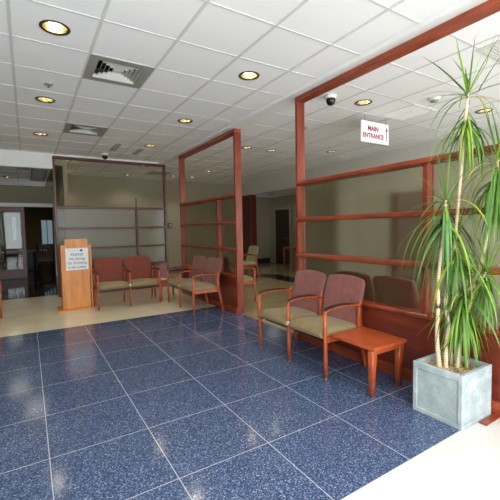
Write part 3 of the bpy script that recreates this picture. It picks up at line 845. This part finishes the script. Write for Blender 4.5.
def leaf_strip(bm, base, az, el, ln, wd, droop, mi, nseg=9):
    """one strap leaf: starts at elevation el and bends down by gravity"""
    p = Vector(base); d = Vector((math.cos(az)*math.cos(el), math.sin(az)*math.cos(el), math.sin(el)))
    side = Vector((-math.sin(az), math.cos(az), 0)); step = ln/nseg; prev = None
    for i in range(nseg+1):
        t = i/nseg
        w = wd*(.55+.45*min(1, t*5))*(1-t**2.2)+.0006
        nrm = side.cross(d).normalized()
        ring = [bm.verts.new(p+side*w/2+nrm*w*.16), bm.verts.new(p-nrm*.0), bm.verts.new(p-side*w/2+nrm*w*.16)]
        if prev:
            for j in range(2):
                f = bm.faces.new((prev[j], prev[j+1], ring[j+1], ring[j])); f.smooth = True; f.material_index = mi
        prev = ring
        d = (d + Vector((0, 0, -droop*step*(1.0+1.2*t)*5))).normalized()
        p = p + d*step
        # keep clear of the partition face
        if p.x + PX > XP-.05: 
            p.x = XP-.05-PX; d.x = min(d.x, -.02)
def crown(head, tuft, skirt, tl, sl, drop0, drop1, seed=0, mats=(.5, .2, .18, .02, .10), tuft_mats=(.6, .15, .2, 0, .05), mid=8, low=-60):
    """tuft: stiff leaves fanning from the tip; mid: arching ones; skirt: older leaves hanging below it"""
    random.seed(seed); bm = B(); h = L(head)
    def pick(ms):
        q = random.random()
        for j, m_ in enumerate(ms):
            if q < m_: return j
            q -= m_
        return 0
    for i in range(tuft):
        t = (i+.5)/tuft; el = math.radians(84-72*t); az = i*2.39996+random.uniform(-.25, .25)
        leaf_strip(bm, h+Vector((random.uniform(-.005, .005), random.uniform(-.005, .005), -.03*t)), az, el, tl*random.uniform(.8, 1.1), random.uniform(.010, .016), .06+.22*t*t, pick(tuft_mats))
    for i in range(mid):
        az = i*2.39996+1+random.uniform(-.3, .3)
        leaf_strip(bm, h+Vector((0, 0, -.02-.03*random.random())), az, math.radians(random.uniform(0, 30)), tl*random.uniform(.9, 1.15), random.uniform(.010, .014), random.uniform(.45, .75), 3 if random.random() < .14 else 0)
    for i in range(skirt):
        az = i*2.39996+random.uniform(-.4, .4); z = -random.uniform(drop0, drop1)
        leaf_strip(bm, h+Vector((random.uniform(-.008, .008), random.uniform(-.008, .008), z)), az, math.radians(random.uniform(-72, -5)), sl*random.uniform(.7, 1.15), random.uniform(.012, .019), random.uniform(.35, 1.0), pick(mats))
    mk('leaf_crown', bm, ['leaf_a', 'leaf_b', 'leaf_c', 'leaf_y', 'leaf_d'], pl, fix=False)
crown((2.715, 1.39, 2.345), 16, 46, .42, .46, .13, .26, seed=3, mid=9)
crown((2.592, 1.467, 1.59), 14, 62, .36, .58, .04, .22, seed=5, mid=14, mats=(.40, .36, .14, .02, .08))
crown((2.76, 1.21, 1.845), 16, 84, .42, .48, .04, .22, seed=8, mid=16, mats=(.44, .3, .16, .02, .08))
crown((2.75, 1.26, 1.07), 20, 38, .36, .40, .02, .12, seed=11, mid=12)
crown((2.70, 1.40, .92), 6, 74, .30, .46, .00, .16, seed=14, mid=6, mats=(.5, .14, .26, .02, .08))
crown((2.74, 1.38, .72), 4, 34, .25, .36, .00, .10, seed=17, mid=4, mats=(.5, .14, .22, .02, .12))
crown((2.665, 1.42, 1.30), 6, 44, .34, .52, .02, .20, seed=21, mid=10, mats=(.45, .25, .18, .04, .08))

# ------------------------------------------------------------------ light
def area(name, loc, rot, sx, sy, e, col=(1, 1, 1), spread=PI):
    d = bpy.data.lights.new(name, 'AREA'); d.shape = 'RECTANGLE'; d.size = sx; d.size_y = sy; d.energy = e; d.color = col; d.spread = spread
    o = bpy.data.objects.new(name, d); COL.objects.link(o); o.location = loc; o.rotation_euler = rot; return o
area('entrance_daylight', (.7, -1.75, 1.5), (PI/2-.55, 0, 0), 3.8, 2.7, 210, (.93, .97, 1.0))
area('entrance_daylight', (4.8, -1.75, 1.5), (PI/2-.2, 0, 0), 3.6, 2.7, 150, (.93, .97, 1.0))
for i, (x, y, z) in enumerate(lamp_pts + [(7.6, 10.7, 2.62), (-.55, 15.2, 2.5)]):
    d = bpy.data.lights.new('downlight_lamp', 'SPOT'); d.energy = 18 if z > 3 and y < 8.6 else 16 if z > 3 else 13 if z > 2.7 else 12 if z > 2.55 else 45; d.color = (1, .9, .72)
    d.spot_size = math.radians(125 if z > 3 else 165); d.spot_blend = .6; d.shadow_soft_size = .05 if z > 3 else .25
    o = bpy.data.objects.new('downlight_lamp', d); COL.objects.link(o); o.location = (x, y, z-.012)
sun = bpy.data.lights.new('sun', 'SUN'); sun.energy = 7; sun.angle = math.radians(1.5); sun.color = (1, .96, .90)
so_ = bpy.data.objects.new('sun', sun); COL.objects.link(so_)
so_.rotation_euler = Vector((.15, .82, -1.42)).to_track_quat('-Z', 'Y').to_euler()
w = bpy.data.worlds.new('daylight'); scene.world = w; w.use_nodes = True
bg = w.node_tree.nodes['Background']; bg.inputs[0].default_value = (.86, .93, 1.0, 1); bg.inputs[1].default_value = 1.6

# ------------------------------------------------------------------ camera
yaw, pitch, roll, fpx = math.radians(31.8125), math.radians(3.4444), math.radians(-1.0473), 357.861
fw = Vector((math.sin(yaw)*math.cos(pitch), math.cos(yaw)*math.cos(pitch), -math.sin(pitch)))
rt = Vector((math.cos(yaw), -math.sin(yaw), 0)); up = rt.cross(fw)
r2 = rt*math.cos(roll) + up*math.sin(roll); u2 = -rt*math.sin(roll) + up*math.cos(roll)
cd = bpy.data.cameras.new('camera'); cam = bpy.data.objects.new('camera', cd); COL.objects.link(cam)
cd.sensor_width = 36; cd.lens = fpx/500*36; cd.clip_start = .05
mw = Matrix(((r2.x, u2.x, -fw.x, 0), (r2.y, u2.y, -fw.y, 0), (r2.z, u2.z, -fw.z, 1.4), (0, 0, 0, 1)))
cam.matrix_world = mw
scene.camera = cam

scene.view_settings.view_transform = 'Standard'; scene.view_settings.look = 'None'
scene.view_settings.exposure = 0; scene.view_settings.gamma = 1; scene.view_settings.use_curve_mapping = False
